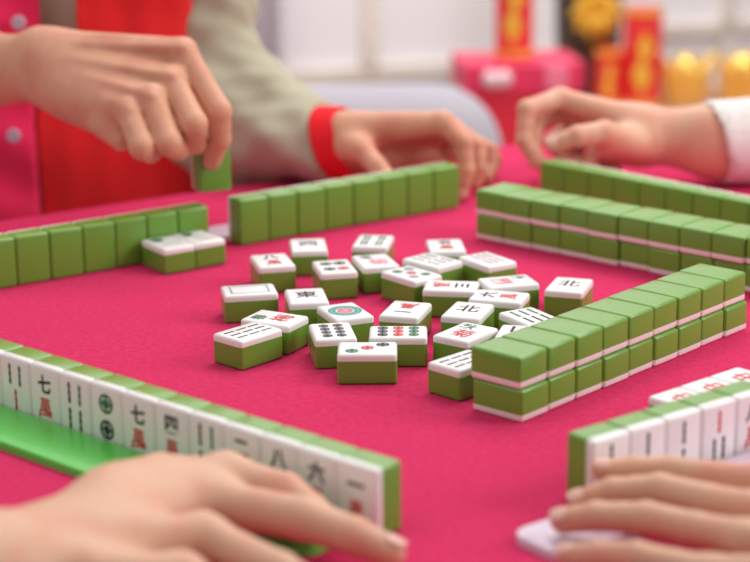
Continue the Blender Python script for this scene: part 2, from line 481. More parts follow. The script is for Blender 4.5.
# loose pile: (kind, long axis along local x?, x, y, yaw, quarter turns)
PILE = [
 ('char:西:k', 'v', -5.507, 156.85, .09, 0, 'loose tile with small black character at back left, left of two-cluster stick tile'),
 ('wan:八', 'v', -8.239, 151.9, .248, 0, 'loose tile with black numeral behind red character, leftmost in back of pile'),
 ('pin:4', 'v', -3.204, 149.8, .211, 0, 'loose tile with four small circles, behind the bold symmetric character tile'),
 ('char:東:k', 'v', -5.164, 141.387, .14, 0, 'loose tile with a bold black symmetric character, left part of the pile'),
 ('sou:8', 'v', -.124, 157.9, -.159, 0, 'rearmost loose tile with two stick clusters, touching pink-marked tile in front'),
 ('flower:冬:菊', 'v', .032, 151.5, .266, 0, 'loose tile with soft pink mark, just before the rearmost stick tile'),
 ('wan:五', 'v', 5.879, 156.2, .066, 0, 'loose tile with faint red mark, back of pile, left of back double wall'),
 ('sou:6', 'v', 4.635, 151.5, .767, 0, 'diagonal loose tile with grey sticks, just in front of the faint red back tile'),
 ('bars', 'v', 9.058, 151.6, .579, 0, 'diagonal loose tile with grey and pink stripes at back right of pile'),
 ('pin:5', 'v', 2.861, 147.5, .693, 0, 'diagonal loose tile with green and grey circles at middle back of pile'),
 ('wan:三', 'h', 5.821, 143.8, -.156, -1, 'sideways loose tile with red character left and black numeral right'),
 ('flower:竹:蘭', 'h', 10.277, 144.977, .288, -1, 'loose tile with pale pink mark and green-teal mark at its right end'),
 ('wan:六', 'h', 9.31, 140.805, -.321, 1, 'sideways loose tile with black numeral left and red character right'),
 ('char:北:k', 'v', 6.775, 137.157, -.331, 0, 'loose tile with a black slanted character, right of the one-stroke tile'),
 ('flower:秋:菊:r', 'v', 6.377, 131.714, -.638, 0, 'loose tile with green mark behind red character beside near right double wall'),
 ('sou:9:c', 'v', 5.929, 125.199, -.786, 0, 'loose stick tile half hidden by front end of near right double wall'),
 ('wan:一', 'v', 2.235, 137.542, -.289, 2, 'loose tile with one black stroke in front of a red character, centre of the pile'),
 ('pin:9', 'h', 1.606, 131.84, -.025, -1, 'loose tile with nine small circles in black, red and green columns'),
 ('pin:8', 'v', -3.039, 132.195, .147, 0, 'loose tile with two columns of black circles, behind the front tile'),
 ('pin1', 'v', -2.221, 137.165, .402, 0, 'loose tile with one big teal ring and pink centre'),
 ('flower:春:梅:r', 'v', -7.3, 135.62, 1.068, 0, 'loose tile with dark green and red marks, touching front left stick tile'),
 ('board', 'h', -9.596, 143.2, .183, 1, 'loose tile with a thin grey rectangular frame, left edge of the pile'),
 ('char:北:k', 'v', 14.843, 143.765, -.321, 0, 'loose tile with black character lying apart between the two double walls'),
 ('sou:6', 'v', 11.233, 135.413, .519, 0, 'loose tile with two stick rows tucked behind the near right double wall, the farther'),
 ('sou:4', 'v', 9.998, 131.134, -.241, 0, 'loose tile mostly hidden behind the near right double wall, the nearer'),
 ('pin:3', 'h', -.571, 128.05, -.015, -1, 'nearest loose tile with three circles in a diagonal, green, red and black'),
 ('sou:9:c', 'h', -9.05, 132.3, .816, -1, 'front left loose tile with three rows of green and dark sticks'),
]
for kind, ax, x, y, yaw, q, lab in PILE:
    if ax == 'h': tile((x, y, 0), yaw + q * math.pi / 2, 'up', kind, lab, 'loose tiles in the middle')
    else: tile((x, y, 0), yaw + (math.pi if q == 2 else 0), 'up', kind, lab, 'loose tiles in the middle')

# the tile being picked up
hp = at(200, 193.5, 166.0); HY = .44
hc = row_pos(hp[0], hp[1], HY, W / 2, D / 2)
tile((hc[0], hc[1], hp[2]), HY, 'back', None, 'green-backed tile held up between fingers above the far left of the table')

# ------------------------------------------------------------------ plastic rulers (tile pushers)
def ruler(label, row, s0, s1, t0, t1, m, h=.55):
    c = row_pos(*row, (s0 + s1) / 2, (t0 + t1) / 2)
    L, Wd = s1 - s0, t1 - t0
    t = empty('tile_pusher', (c[0], c[1], 0), (0, 0, row[2])); setp(t, label, 'tile pusher')
    bm = bmesh.new(); r = min(Wd * .3, 1.2); n = 7; pts = []
    for cx, cy, a0 in ((L / 2 - r, Wd / 2 - r, 0), (-L / 2 + r, Wd / 2 - r, 90), (-L / 2 + r, -Wd / 2 + r, 180), (L / 2 - r, -Wd / 2 + r, 270)):
        for k in range(n + 1):
            a = math.radians(a0 + 90 * k / n); pts.append((cx + r * math.cos(a), cy + r * math.sin(a)))
    f = bm.faces.new([bm.verts.new((x, y, 0)) for x, y in pts])
    ex = bmesh.ops.extrude_face_region(bm, geom=[f])
    top = [v for v in ex['geom'] if isinstance(v, bmesh.types.BMVert)]
    for v in top: v.co.z = h
    te = [e for e in bm.edges if all(v.co.z > h * .9 for v in e.verts)]
    bmesh.ops.bevel(bm, geom=te, offset=.13, segments=3, profile=.5, affect='EDGES')
    me = bm_mesh(bm, 'bar'); me.set_sharp_from_angle(angle=math.radians(40))
    link('bar', me, t, (m,))
    return t
ruler('bright green plastic pusher lying in front of the near left tile row', RA, -39, -1.2, -4.55, -.12, M['ruler_green'])
ruler('pale translucent plastic pusher under the fingers at the near right row', RF, -6.7, 16, -4.6, -.3, M['ruler_pale'])
ruler('pale pinkish pusher showing in the gap behind the far left rows', RB, -10, 41, 2.5, 6.2, M['ruler_pale'], .5)

# ------------------------------------------------------------------ table and cloth
ya, yb = .585, -.86
pA = np.array([-18.0, 187.0]); pB = np.array([35.5, 191.5])
ua = np.array([math.cos(ya), math.sin(ya)]); ub = np.array([math.cos(yb), math.sin(yb)])
Tm = np.linalg.solve(np.stack([ua, -ub], 1), pB - pA)
CB = pA + ua * Tm[0]
SIDE = 105.0
CL, CR = CB - ua * SIDE, CB + ub * SIDE
CN = CL + CR - CB
ctr = (CL + CR) / 2
def outline(inset, r, n=8):
    C = [CN, CR, CB, CL]; pts = []
    C = [c + (ctr - c) / np.linalg.norm(ctr - c) * inset * 1.414 for c in C]
    for i in range(4):
        p, a, b = C[i], C[i - 1], C[(i + 1) % 4]
        u = (a - p) / np.linalg.norm(a - p); v = (b - p) / np.linalg.norm(b - p)
        s, e = p + u * r, p + v * r
        for k in range(n + 1):
            t = k / n; pts.append((1 - t) ** 2 * s + 2 * t * (1 - t) * p + t * t * e)
    out = []
    for i in range(len(pts)):                         # subdivide long runs
        a, b = pts[i], pts[(i + 1) % len(pts)]; k = max(1, int(np.linalg.norm(b - a) / 2.0))
        out += [a + (b - a) * q / k for q in range(k)]
    return np.array(out)
tb = empty('table', (ctr[0], ctr[1], -75)); setp(tb, 'square game table hidden under the pink cloth', 'table')
def prism(name, pts, z0, z1, m, parent, off):
    n = len(pts); V = [(p[0] - off[0], p[1] - off[1], z0 - off[2]) for p in pts] + [(p[0] - off[0], p[1] - off[1], z1 - off[2]) for p in pts]
    Fc = [list(range(n))[::-1], list(range(n, 2 * n))] + [[i, (i + 1) % n, n + (i + 1) % n, n + i] for i in range(n)]
    return link(name, mesh_from(name, V, Fc, smooth=False), parent, (m,))
prism('tabletop', outline(.8, 2.5), -3.6, -.45, M['tablewood'], tb, (ctr[0], ctr[1], -75))
for c in (CN, CR, CB, CL):
    q = c + (ctr - c) / np.linalg.norm(ctr - c) * 12
    box_obj('leg', (q[0] - ctr[0] - 2.2, q[1] - ctr[1] - 2.2, 0), (q[0] - ctr[0] + 2.2, q[1] - ctr[1] + 2.2, 71.3), M['tablewood'], .3, tb)
# cloth: flat top, rounded edge, hanging skirt with soft folds
base = outline(0, 3.0); n = len(base)
nor = np.roll(base, -1, 0) - np.roll(base, 1, 0); nor = np.stack([nor[:, 1], -nor[:, 0]], 1); nor /= np.linalg.norm(nor, axis=1)[:, None]
rings = []
for off, z in ((-1.2, 0), (-.55, -.05), (-.15, -.25), (.15, -.7), (.3, -1.6)): rings.append((base + nor * off, z))
arc = np.arange(n)
for j in range(1, 13):
    z = -1.6 - j * 2.0; amp = .9 * min(1, j / 6)
    fold = amp * (np.sin(arc * .42) + .5 * np.sin(arc * .77 + 1))[:, None]
    rings.append((base + nor * (.4 + j * .02) + nor * fold * .3 + nor * amp * .3, z))
V = []; Fc = []
for p, z in rings: V += [(q[0], q[1], z) for q in p]
for r in range(len(rings) - 1):
    for i in range(n):
        j = (i + 1) % n; Fc.append([r * n + i, (r + 1) * n + i, (r + 1) * n + j, r * n + j])
Fc.append(list(range(n)))
clo = link('tablecloth', mesh_from('tablecloth', V, Fc), None, (M['cloth'],))
clo.data.update()
bm = bmesh.new(); bm.from_mesh(clo.data); bmesh.ops.recalc_face_normals(bm, faces=bm.faces); bm.to_mesh(clo.data); bm.free()
sol = clo.modifiers.new('thick', 'SOLIDIFY'); sol.thickness = .003; sol.offset = -1
setp(clo, 'bright pink felt cloth covering the whole game table', 'tablecloth')

# ------------------------------------------------------------------ hands
def finger_fn(J, R):
    """joints and radii of one finger; slimmer between the joints"""
    J = [np.asarray(j, np.float32) for j in J]
    segs = []
    for i in range(len(J) - 1):
        m = (J[i] + J[i + 1]) / 2; rm = (R[i] + R[i + 1]) / 2 * .93
        segs += [(J[i], m, R[i], rm), (m, J[i + 1], rm, R[i + 1])]
    def f(P):
        d = None
        for a, b, ra, rb in segs:
            e = cap(P, a, b, ra, rb); d = e if d is None else sm(d, e, .22)
        return d
    return f

def hand_field(spec):
    fing = [finger_fn(J, R) for J, R in spec['fingers']]
    def f(P):
        palm = None
        for a, b, ra, rb in spec['palm']:
            e = cap(P, a, b, ra, rb); palm = e if palm is None else sm(palm, e, spec.get('kp', 1.0))
        for a, b, ra, rb, lat, flat in spec.get('arm', []):
            e = ovalcap(P, a, b, ra, rb, lat, flat); palm = sm(palm, e, 1.8)
        d = None
        for g in fing:
            e = g(P); d = e if d is None else sm(d, e, spec.get('kf', .07))
        d = sm(palm, d, spec.get('kw', .55))
        for a, b, ra, rb in spec.get('tendon', []):
            d = sm(d, cap(P, a, b, ra, rb), .5)
        return d
    return f

def build_body(name, fields, mats, parent):
    """several field regions (each with its own bounds and grain) joined to ONE mesh object"""
    VV, QQ, off = [], [], 0
    for f, lo, hi, h in fields:
        V, Q = isosurface(f, lo, hi, h)
        VV.append(V); QQ.append(Q + off); off += len(V)
    V = np.concatenate(VV); Q = np.concatenate(QQ)
    me = bpy.data.meshes.new(name)
    me.vertices.add(len(V)); me.vertices.foreach_set('co', (V * CM).astype(np.float32).ravel())
    me.loops.add(len(Q) * 4); me.loops.foreach_set('vertex_index', Q.ravel().astype(np.int32))
    me.polygons.add(len(Q)); me.polygons.foreach_set('loop_start', np.arange(0, len(Q) * 4, 4, dtype=np.int32))
    me.update(calc_edges=True); me.validate()
    me.polygons.foreach_set('use_smooth', [True] * len(me.polygons))
    o = link(name, me, None, mats); child_world(o, parent)
    s = o.modifiers.new('relax', 'SMOOTH'); s.factor = .5; s.iterations = 3
    return o

def nail(parent, tip, dip, up, r, m=None):
    """a thin curved plate on the back of a fingertip"""
    tip, dip, up = [np.asarray(v, float) for v in (tip, dip, up)]
    u = tip - dip; u /= np.linalg.norm(u); up = up - (up @ u) * u; up /= np.linalg.norm(up); s = np.cross(u, up)
    V, Fc = [], []; nu, nv = 8, 8
    for i in range(nu + 1):
        for j in range(nv + 1):
            a = -1 + 2 * i / nu; b = -1 + 2 * j / nv
            w = math.sqrt(max(0, 1 - (abs(a) ** 3.2))) if abs(a) < 1 else 0
            ang = b * .85 * w
            rad = r * 1.035
            V.append(tip + u * (a * r * .72 + .12 * r) + s * rad * math.sin(ang) + up * (rad * math.cos(ang) - .0 - .10 * r * max(0, a)))
    for i in range(nu):
        for j in range(nv):
            k = i * (nv + 1) + j; Fc.append([k, k + 1, k + nv + 2, k + nv + 1])
    o = link('fingernail', mesh_from('fingernail', V, Fc), None, (M['nail'],)); child_world(o, parent)
    so = o.modifiers.new('t', 'SOLIDIFY'); so.thickness = .0006; so.offset = 0
    return o

def bounds(pts, pad):
    P = np.array(pts, float); return P.min(0) - pad, P.max(0) + pad

def spec_pts(s, arm=True):
    p = []
    for J, R in s['fingers']: p += [np.asarray(j, float) for j in J]
    for q in s['palm'] + s.get('tendon', []): p += [np.asarray(q[0], float), np.asarray(q[1], float)]
    if arm:
        for q in s.get('arm', []): p += [np.asarray(q[0], float), np.asarray(q[1], float)]
    return p

# --- hand 1: right hand lifting the tile
h1 = {
 'fingers': [
  ([at(183, 52, 167), at(219, 111, 163.6), at(220, 139, 164.2), at(212, 161, 165.5)], [1.2, 1.1, .96, .82]),
  ([at(171, 80, 164.9), at(194, 124, 161.4), at(195, 142, 164), at(200, 146, 167)], [1.24, 1.16, 1.0, .84]),
  ([at(152, 98, 163), at(169, 143, 160.2), at(178, 149, 163.4), at(188, 144, 166.8)], [1.2, 1.14, 1.0, .84]),
  ([at(129, 112, 162.3), at(142, 147, 159.9), at(150, 152, 163), at(160, 146, 165.8)], [1.14, 1.12, .95, .8]),
  ([at(70, 82, 172), at(140, 100, 172.8), at(186, 132, 172.2), at(209, 158, 170.6)], [1.4, 1.1, .95, .8]),
 ],
 'palm': [
  (at(42, 46, 170.5), at(183, 51, 167), 1.55, 1.15), (at(40, 60, 169.5), at(172, 79, 165), 1.6, 1.2),
  (at(42, 76, 169), at(152, 99, 163.2), 1.6, 1.15), (at(50, 90, 168.5), at(129, 112, 162.5), 1.7, 1.12),
  (at(64, 104, 168.2), at(112, 126, 164.4), 1.4, 1.25), (at(108, 124, 164), at(121, 140, 163), 1.2, .95),
  (at(60, 85, 172), at(140, 92, 169.5), 1.8, 1.5)],
 'tendon': [(at(62, 44, 168.6), at(183, 48, 165.95), .22, .3), (at(62, 58, 167.7), at(172, 76, 163.7), .22, .28),
            (at(66, 72, 167), at(152, 96, 161.9), .22, .26), (at(72, 86, 166.7), at(130, 110, 161.4), .2, .25)],
 'arm': [(at(-190, 62, 184), at(-20, 70, 174), 3.7, 3.2, (0, 0, 1), .85), (at(-20, 70, 174), at(48, 68, 170), 3.2, 2.95, (0, 0, 1), .74)],
}
# --- hand 2: left hand resting at the right end of the middle back row
h2 = {
 'fingers': [
  ([at(443, 122, 184.5), at(464, 143, 182.8), at(467, 170, 182), at(462, 192, 181.9)], [1.02, .92, .8, .7]),
  ([at(451, 127, 187.8), at(478, 146, 186.4), at(480, 170, 185.2), on(476, 183, 1.0)], [1.0, .9, .78, .68]),
  ([at(456, 133, 190.6), at(488, 150, 189.4), at(490, 168, 188.6), on(487, 178, 1.0)], [.98, .86, .75, .66]),
  ([at(456, 138, 193), at(490, 150, 192.3), at(495, 160, 191.8), on(494, 169, 1.0)], [.9, .78, .68, .6]),
  ([at(350, 147, 185), at(364, 152, 183), at(377, 166, 180.9), at(387, 176, 179.9)], [1.35, 1.12, .95, .76]),
 ],
 'palm': [
  (at(345, 129, 187), at(443, 123, 184.6), 1.75, 1.15), (at(345, 131, 188.5), at(451, 128, 187.9), 1.5, 1.0),
  (at(345, 134, 190), at(456, 134, 190.7), 1.4, .95), (at(345, 138, 191), at(456, 139, 193), 1.4, .9),
  (at(348, 160, 189), at(440, 158, 191.5), 1.5, 1.25), (at(352, 150, 190), at(458, 152, 193.5), 1.6, 1.1), (at(345, 142, 187), at(362, 148, 184), 1.9, 1.25), (at(352, 140, 187), at(400, 130, 186.5), 1.6, .9)],
 'arm': [(at(250, 146, 193), at(350, 142, 188.3), 3.2, 2.85, (.2, .9, .3), .85)],
}
# --- hand 3: far right hand, thumb towards the camera
h3 = {
 'fingers': [
  ([at(560, 98, 190), at(527, 109, 187.2), at(524, 140, 186.2), at(536, 163, 185.6)], [1.05, .95, .82, .7]),
  ([at(570, 112, 192), at(536, 122, 190.4), at(532, 150, 188.8), at(545, 168, 187.4)], [1.05, .92, .8, .7]),
  ([at(578, 122, 194), at(552, 142, 192.2), at(568, 163, 190), at(592, 165, 189)], [1.0, .9, .8, .7]),
  ([at(592, 132, 195), at(572, 152, 193.8), at(590, 168, 191.4), at(616, 168, 190.4)], [.95, .85, .75, .66]),
  ([at(634, 144, 185.5), at(604, 133, 183.4), at(577, 136, 182.2), at(553, 144, 182.2)], [1.5, 1.25, 1.02, .8]),
 ],
 'palm': [
  (at(640, 124, 188), at(561, 99, 190), 1.7, 1.05), (at(640, 127, 190), at(570, 113, 192), 1.7, 1.05),
  (at(640, 135, 191), at(578, 123, 194), 1.7, 1.0), (at(640, 143, 191), at(592, 133, 195), 1.7, .95),
  (at(640, 140, 187), at(608, 142, 184.6), 2.1, 1.4), (at(636, 148, 188.5), at(598, 148, 189.5), 1.7, 1.2)],
 'arm': [((46., 190., 4.3), at(715, 141, 187), 3.2, 3.3, (0, 0, 1), .9), (at(715, 141, 187), at(640, 134, 188.5), 3.3, 2.6, (0, 0, 1), .82)],
}
# --- hand 4: near left hand, back towards the camera
h4 = {
 'fingers': [
  ([at(226, 476, 102.6), at(286, 492, 100.8), at(310, 509, 99.6), on(324, 519, 1.7)], [1.25, 1.1, .95, .82]),
  ([at(214, 503, 99.8), on(303, 519, 2.2), on(354, 536, 1.75), on(390, 552, 1.1)], [1.35, 1.22, 1.06, .88]),
  ([on(202, 536, 2.6), on(280, 571, 2.1), on(320, 594, 1.6), on(350, 613, 1.2)], [1.2, 1.02, .9, .78]),
  ([on(182, 575, 2.3), on(240, 610, 2.1), on(272, 632, 1.6), on(296, 648, 1.2)], [1.1, .92, .82, .7]),
  ([at(118, 496, 99.4), at(158, 476, 102.8), on(196, 474, 2.5), on(226, 480, 1.9)], [1.35, 1.15, .98, .8]),
 ],
 'palm': [
  (at(108, 502, 98.0), at(226, 476, 102.6), 1.6, 1.2), (at(104, 522, 95.8), at(214, 503, 99.9), 1.6, 1.25),
  (on(96, 548, 3.0), on(200, 538, 2.7), 1.6, 1.2), (on(92, 576, 3.0), on(180, 577, 2.4), 1.5, 1.1),
  (at(116, 497, 99.0), at(160, 478, 102.4), 1.5, 1.1)],
 'kp': 1.8, 'kf': .45, 'kw': 1.0,
 'arm': [(at(-330, 640, 76), at(-20, 572, 88), 4.2, 3.3, (1, -.8, .1), .85), (at(-20, 572, 88), at(104, 528, 95.6), 3.3, 3.15, (1, -.8, .1), .72)],
}
# --- hand 5: near right hand, fingers pointing left
h5 = {
 'fingers': [
  ([at(762, 484, 100.2), at(668, 470, 103.1), at(632, 469, 103.3), at(602, 470, 103.2)], [1.08, .84, .74, .66]),
  ([at(758, 512, 96.6), at(660, 489, 100.8), on(612, 491, 2.1), on(579, 501, 1.5)], [1.08, .9, .78, .66]),
  ([at(748, 540, 93.2), at(646, 518, 97.4), on(596, 516, 1.9), on(563, 521, 1.45)], [1.05, .92, .82, .72]),
  ([at(712, 575, 90.6), on(636, 557, 2.2), on(600, 555, 1.8), on(569, 556, 1.4)], [1.0, .84, .76, .66]),
  ([on(842, 560, 2.7), on(800, 528, 2.2), on(756, 512, 1.9), on(725, 504, 1.6)], [1.3, 1.1, .92, .76]),
 ],
 'palm': [
  ((27.6, 93.5, 3.9), at(762, 484, 100.2), 1.5, 1.1), ((27.2, 90.6, 3.9), at(758, 512, 96.6), 1.6, 1.1),
  ((26.2, 88.2, 3.7), at(748, 540, 93.2), 1.6, 1.05), ((25.0, 86.4, 3.3), at(712, 575, 90.6), 1.5, 1.0)],
 'tendon': [((26, 94.1, 4.4), at(760, 480, 99.6), .35, .42), ((25.6, 91.2, 4.5), at(756, 507, 96), .35, .42), ((24.8, 88.8, 4.3), at(746, 535, 92.6), .35, .4)],
 'arm': [((50, 72, 6.5), (35.5, 82, 4.8), 4.1, 3.3, (.6, 1, 0), .85), ((35.5, 82, 4.8), (27, 89.8, 3.8), 3.3, 2.9, (.6, 1, 0), .7)],
}

# ------------------------------------------------------------------ person 1 (far left): vest, shirt, both arms
def fold(P, amp, f1=.5, ph=0.0):
    return amp * (np.sin(P[:, 0] * f1 * .7 + P[:, 2] * f1 + ph) + .6 * np.sin(P[:, 0] * f1 * 1.3 - P[:, 2] * f1 * .6 + 1.7 + ph) + .4 * np.sin(P[:, 1] * f1 * 1.7 + P[:, 2] * f1 * 1.4))

def person(label, base):
    p = empty('person', base); setp(p, label, 'person'); return p

TX, TY = -38.5, 204.0
p1 = person('person in a red vest over a sage shirt at the far left, lifting a tile', (TX, TY, -30))
sh_r, el_r = np.array([TX - 17, TY, 30.]), at(-190, 62, 184)
sh_l, el_l = np.array([TX + 19.5, TY - 1, 30.]), at(215, 124, 196)
def torso(P, grow=0.0):
    d = rbox(P, (TX, TY, -2), (20.3 + grow, 10.5 + grow, 28 + grow), 6.5)
    d = sm(d, cap(P, (TX - 13, TY, 27), (TX + 13, TY, 27), 6.5 + grow, 6.5 + grow), 5)
    return d
def core(P):
    d = torso(P, -1.5)
    d = sm(d, cap(P, (TX, TY, 26), (TX, TY - 1, 42), 5.6, 5.4), 3)
    d = sm(d, cap(P, sh_r, el_r, 4.8, 3.9), 3); d = sm(d, cap(P, sh_l, el_l, 4.0, 3.6), 3)
    d = sm(d, cap(P, el_l, at(300, 142, 190), 3.4, 2.9), 1)
    return d
f1 = hand_field(h1); f2 = hand_field(h2)
lo1, hi1 = bounds(spec_pts(h1, False), 3.2); lo1[0] -= 6
lo2, hi2 = bounds(spec_pts(h2), 3.4)
def whole1(P): return f1(P)
b1 = build_body('body', [
    (f1, *bounds(spec_pts(h1), 4.3), .19),
    (f2, lo2, hi2, .17),
    (core, (TX - 34, TY - 28, -32), (TX + 42, TY + 14, 50), .8)], (M['skin_warm'],), p1)
# sage shirt: torso layer and two sleeves
def sleeve_f(P):
    d = cap(P, sh_l, el_l, 5.8, 5.0)
    d = sm(d, cap(P, at(205, 42, 199), at(284, 126, 192), 4.3, 4.1), 2)
    d = sm(d, cap(P, (-20, 200, 0), (-10.5, 200, -.5), 5, 4.8), 2)
    d = sm(d, cap(P, el_l, at(332, 143, 189), 4.9, 3.9), 2.5)
    d = d + (fold(P, .32, .55) + fold(P, .2, 1.25, .8)) * np.clip((at(332, 144, 189)[0] - P[:, 0]) / 5, 0, 1)
    nrm = at(345, 143, 188) - at(300, 143, 190.5); nrm = nrm / np.linalg.norm(nrm)
    pl = (P - at(330, 143, 189)) @ (nrm + np.array([0, 0, .22]))
    return np.maximum(d, pl)
def shirt_f(P):
    d = torso(P, .2) + fold(P, .2, .6)
    e = cap(P, sh_r, sh_r * .35 + el_r * .65, 6.8, 5.4) + fold(P, .25, .8)
    d = sm(d, e, 2); d = sm(d, sleeve_f(P), 1.2)
    neck = cap(P, (TX, TY - 2, 30), (TX, TY - 2, 50), 6.6, 8)
    return np.maximum(d, -neck)
s1 = iso_mesh('shirt', shirt_f, (TX - 32, TY - 32, -33), (TX + 48, TY + 17, 40), .42, (M['sage'],)); child_world(s1, p1)
def cuff_f(P):
    c = at(326, 143, 189.0); e = at(352, 142, 188.0); u = (e - c) / np.linalg.norm(e - c)
    d = cap(P, c - u * 2, e + u * 2, 3.8, 3.35); s = (P - c) @ (u + np.array([.0, .0, .22]))
    L = float(np.linalg.norm(e - c))
    inner = cap(P, c - u * 2, e + u * 4, 3.4, 2.95)
    return np.maximum(np.maximum(np.maximum(d, s - L), -s), -inner)
c1 = iso_mesh('cuff', cuff_f, at(326, 144, 189.2) - 5.5, at(352, 143, 188.2) + 5.5, .2, (M['cuff'],)); child_world(c1, p1)
def vest_f(P):
    d = torso(P, 1.9) + fold(P, .3, .45, 1.0) - .12 * np.sin(P[:, 0] * 1.6)
    inner = torso(P, .5)
    d = np.maximum(d, -inner)
    gap = -33.6 + 4.5 * np.clip((P[:, 2] - 9) / 6, 0, 1) - P[:, 0]
    left = P[:, 0] - (-46.0)
    open_ = np.where(P[:, 1] < TY, np.minimum(gap, left), -1.0)
    d = np.maximum(d, open_)
    arm = sm(cap(P, (TX + 22, TY, 26), (TX + 32, TY, 26), 7.5, 9), cap(P, (TX - 22, TY, 26), (TX - 32, TY, 26), 7.5, 9), .1)
    d = np.maximum(d, -arm); d = np.maximum(d, P[:, 2] - 31)
    return np.maximum(d, P[:, 0] - (TX + 20.6))
v1 = iso_mesh('vest', vest_f, (TX - 24, TY - 16, -33), (TX + 24, TY + 16, 33), .36, (M['vest'],)); child_world(v1, p1)
def plk_f(P):
    d = torso(P, 2.4) + fold(P, .35, .7, .4)
    d = np.maximum(d, -torso(P, .9))
    d = np.maximum(d, P[:, 0] + 33.7 - 1.6 * np.clip((P[:, 2] - 9) / 6, 0, 1)); d = np.maximum(d, -45.0 - P[:, 0])
    return np.maximum(np.maximum(d, P[:, 1] - TY), P[:, 2] - 30)
k1 = iso_mesh('placket', plk_f, (TX - 10, TY - 16, -33), (TX + 6, TY, 32), .4, (M['shirt'],)); child_world(k1, p1)
for px, py in ((18.5, 23), (13.5, 136), (10, 250)):
    q = at(px, py, TY - 10.5 - 2.9)
    o = lathe('button', [(0, -.25), (.55, -.25), (.72, -.1), (.72, .12), (.5, .25), (.35, .16), (0, .16)], M['button'], n=20)
    for v in o.data.vertices: v.co = Matrix.Rotation(math.pi / 2, 3, 'X') @ v.co
    o.location = [x * CM for x in q]; o.parent = p1; o.matrix_parent_inverse = Matrix.Translation(p1.location).inverted()
j = h2['fingers'][0][0]; nail(p1, j[3], j[2], (.1, -.3, .6), .7)

# ------------------------------------------------------------------ person 2 (far right)
p2 = person('person in a white long-sleeved shirt reaching in from the right behind the rearmost row', (62, 212, -30))
f3 = hand_field(h3)
sh2, el2 = np.array([52., 206, 28]), np.array([46., 190., 4.3])
def core2(P):
    d = rbox(P, (64, 212, -2), (15.5, 9, 27), 8)
    d = sm(d, cap(P, (64, 212, 26), (64, 211, 40), 5.4, 5.2), 3)
    return sm(d, cap(P, sh2, el2, 4.4, 3.7), 3)
build_body('body', [(f3, *bounds(spec_pts(h3), 4.5), .18), (core2, (40, 182, -32), (84, 226, 48), .8)], (M['skin'],), p2)
def white_f(P):
    a, b = at(712, 142, 187), el2
    d = cap(P, a - (b - a) * .1, b, 4.05, 4.4)
    d = sm(d, cap(P, sh2, el2, 6.3, 4.6), 2) + fold(P, .2, .45, .5) * np.clip((P[:, 0] - a[0] - 1) / 5, 0, 1)
    u = (b - a) / np.linalg.norm(b - a)
    d = np.maximum(d, -((P - a) @ (u + np.array([0, 0, .22]))))
    d = np.maximum(d, -cap(P, a - u * 3, a + u * 1.5, 3.62, 3.5))
    t = rbox(P, (64, 212, -2), (17, 10.5, 28.5), 9) + fold(P, .2, .6)
    t = sm(t, cap(P, (51, 212, 26), (77, 212, 26), 6.4, 6.4), 5)
    return np.maximum(sm(d, t, 2), -cap(P, (64, 211, 30), (64, 211, 50), 6.3, 7.5))
w2 = iso_mesh('shirt', white_f, (28, 178, -33), (88, 226, 38), .4, (M['whitecloth'],)); child_world(w2, p2)
j = h3['fingers'][4][0]; nail(p2, j[3], j[2], (.1, -.75, .55), .8)

# ------------------------------------------------------------------ persons 3 and 4 (near sides): bare forearms and hands
p3 = person('person at the near left, bare forearm and hand along the near left tile row', tuple(np.array(at(20, 560, 90)) * [1, 1, 0]))
build_body('body', [(hand_field(h4), *bounds(spec_pts(h4), 4.6), .2)], (M['skin'],), p3)
j = h4['fingers'][1][0]; nail(p3, j[3], j[2], (.1, .2, .9), .88)
p4 = person('person at the near right, bare hand with fingers spread along the near right tile row', (30, 88, 0))
build_body('body', [(hand_field(h5), *bounds(spec_pts(h5), 4.5), .18)], (M['skin'],), p4)
for k, up in ((0, (-.1, -.35, .9)), (1, (-.1, -.35, .9)), (2, (-.1, -.35, .9)), (3, (-.1, -.35, .9))):
    j, r = h5['fingers'][k]; nail(p4, j[3], j[2], up, r[3])

# ------------------------------------------------------------------ the room behind
FLOOR = -75.0
box_obj('floor', (-260, 20, FLOOR - 4), (300, 470, FLOOR), M['floor'])['kind'] = 'structure'
wy = .30
w0 = np.array([0., 425., 0.]); wn = np.array([math.sin(wy), -math.cos(wy), 0.])
wd = np.array([math.cos(wy), math.sin(wy), 0.])
def wall_slab(name, a, b, z0, z1, th, m):
    """upright slab from a to b (xy), thickness th behind the visible face"""
    a, b = np.array(a[:2], float), np.array(b[:2], float); d = (b - a) / np.linalg.norm(b - a); nn = np.array([-d[1], d[0]])
    P = [a, b, b + nn * th, a + nn * th]
    V = [(p[0], p[1], z0) for p in P] + [(p[0], p[1], z1) for p in P]
    Fc = [[3, 2, 1, 0], [4, 5, 6, 7]] + [[i, (i + 1) % 4, 4 + (i + 1) % 4, 4 + i] for i in range(4)]
    return link(name, mesh_from(name, V, Fc, smooth=False), None, (m,))
wall_slab('wall_back', (w0 - wd * 270)[:2], (w0 + wd * 290)[:2], FLOOR, 190, 8, M['wall'])['kind'] = 'structure'
tn = [0]
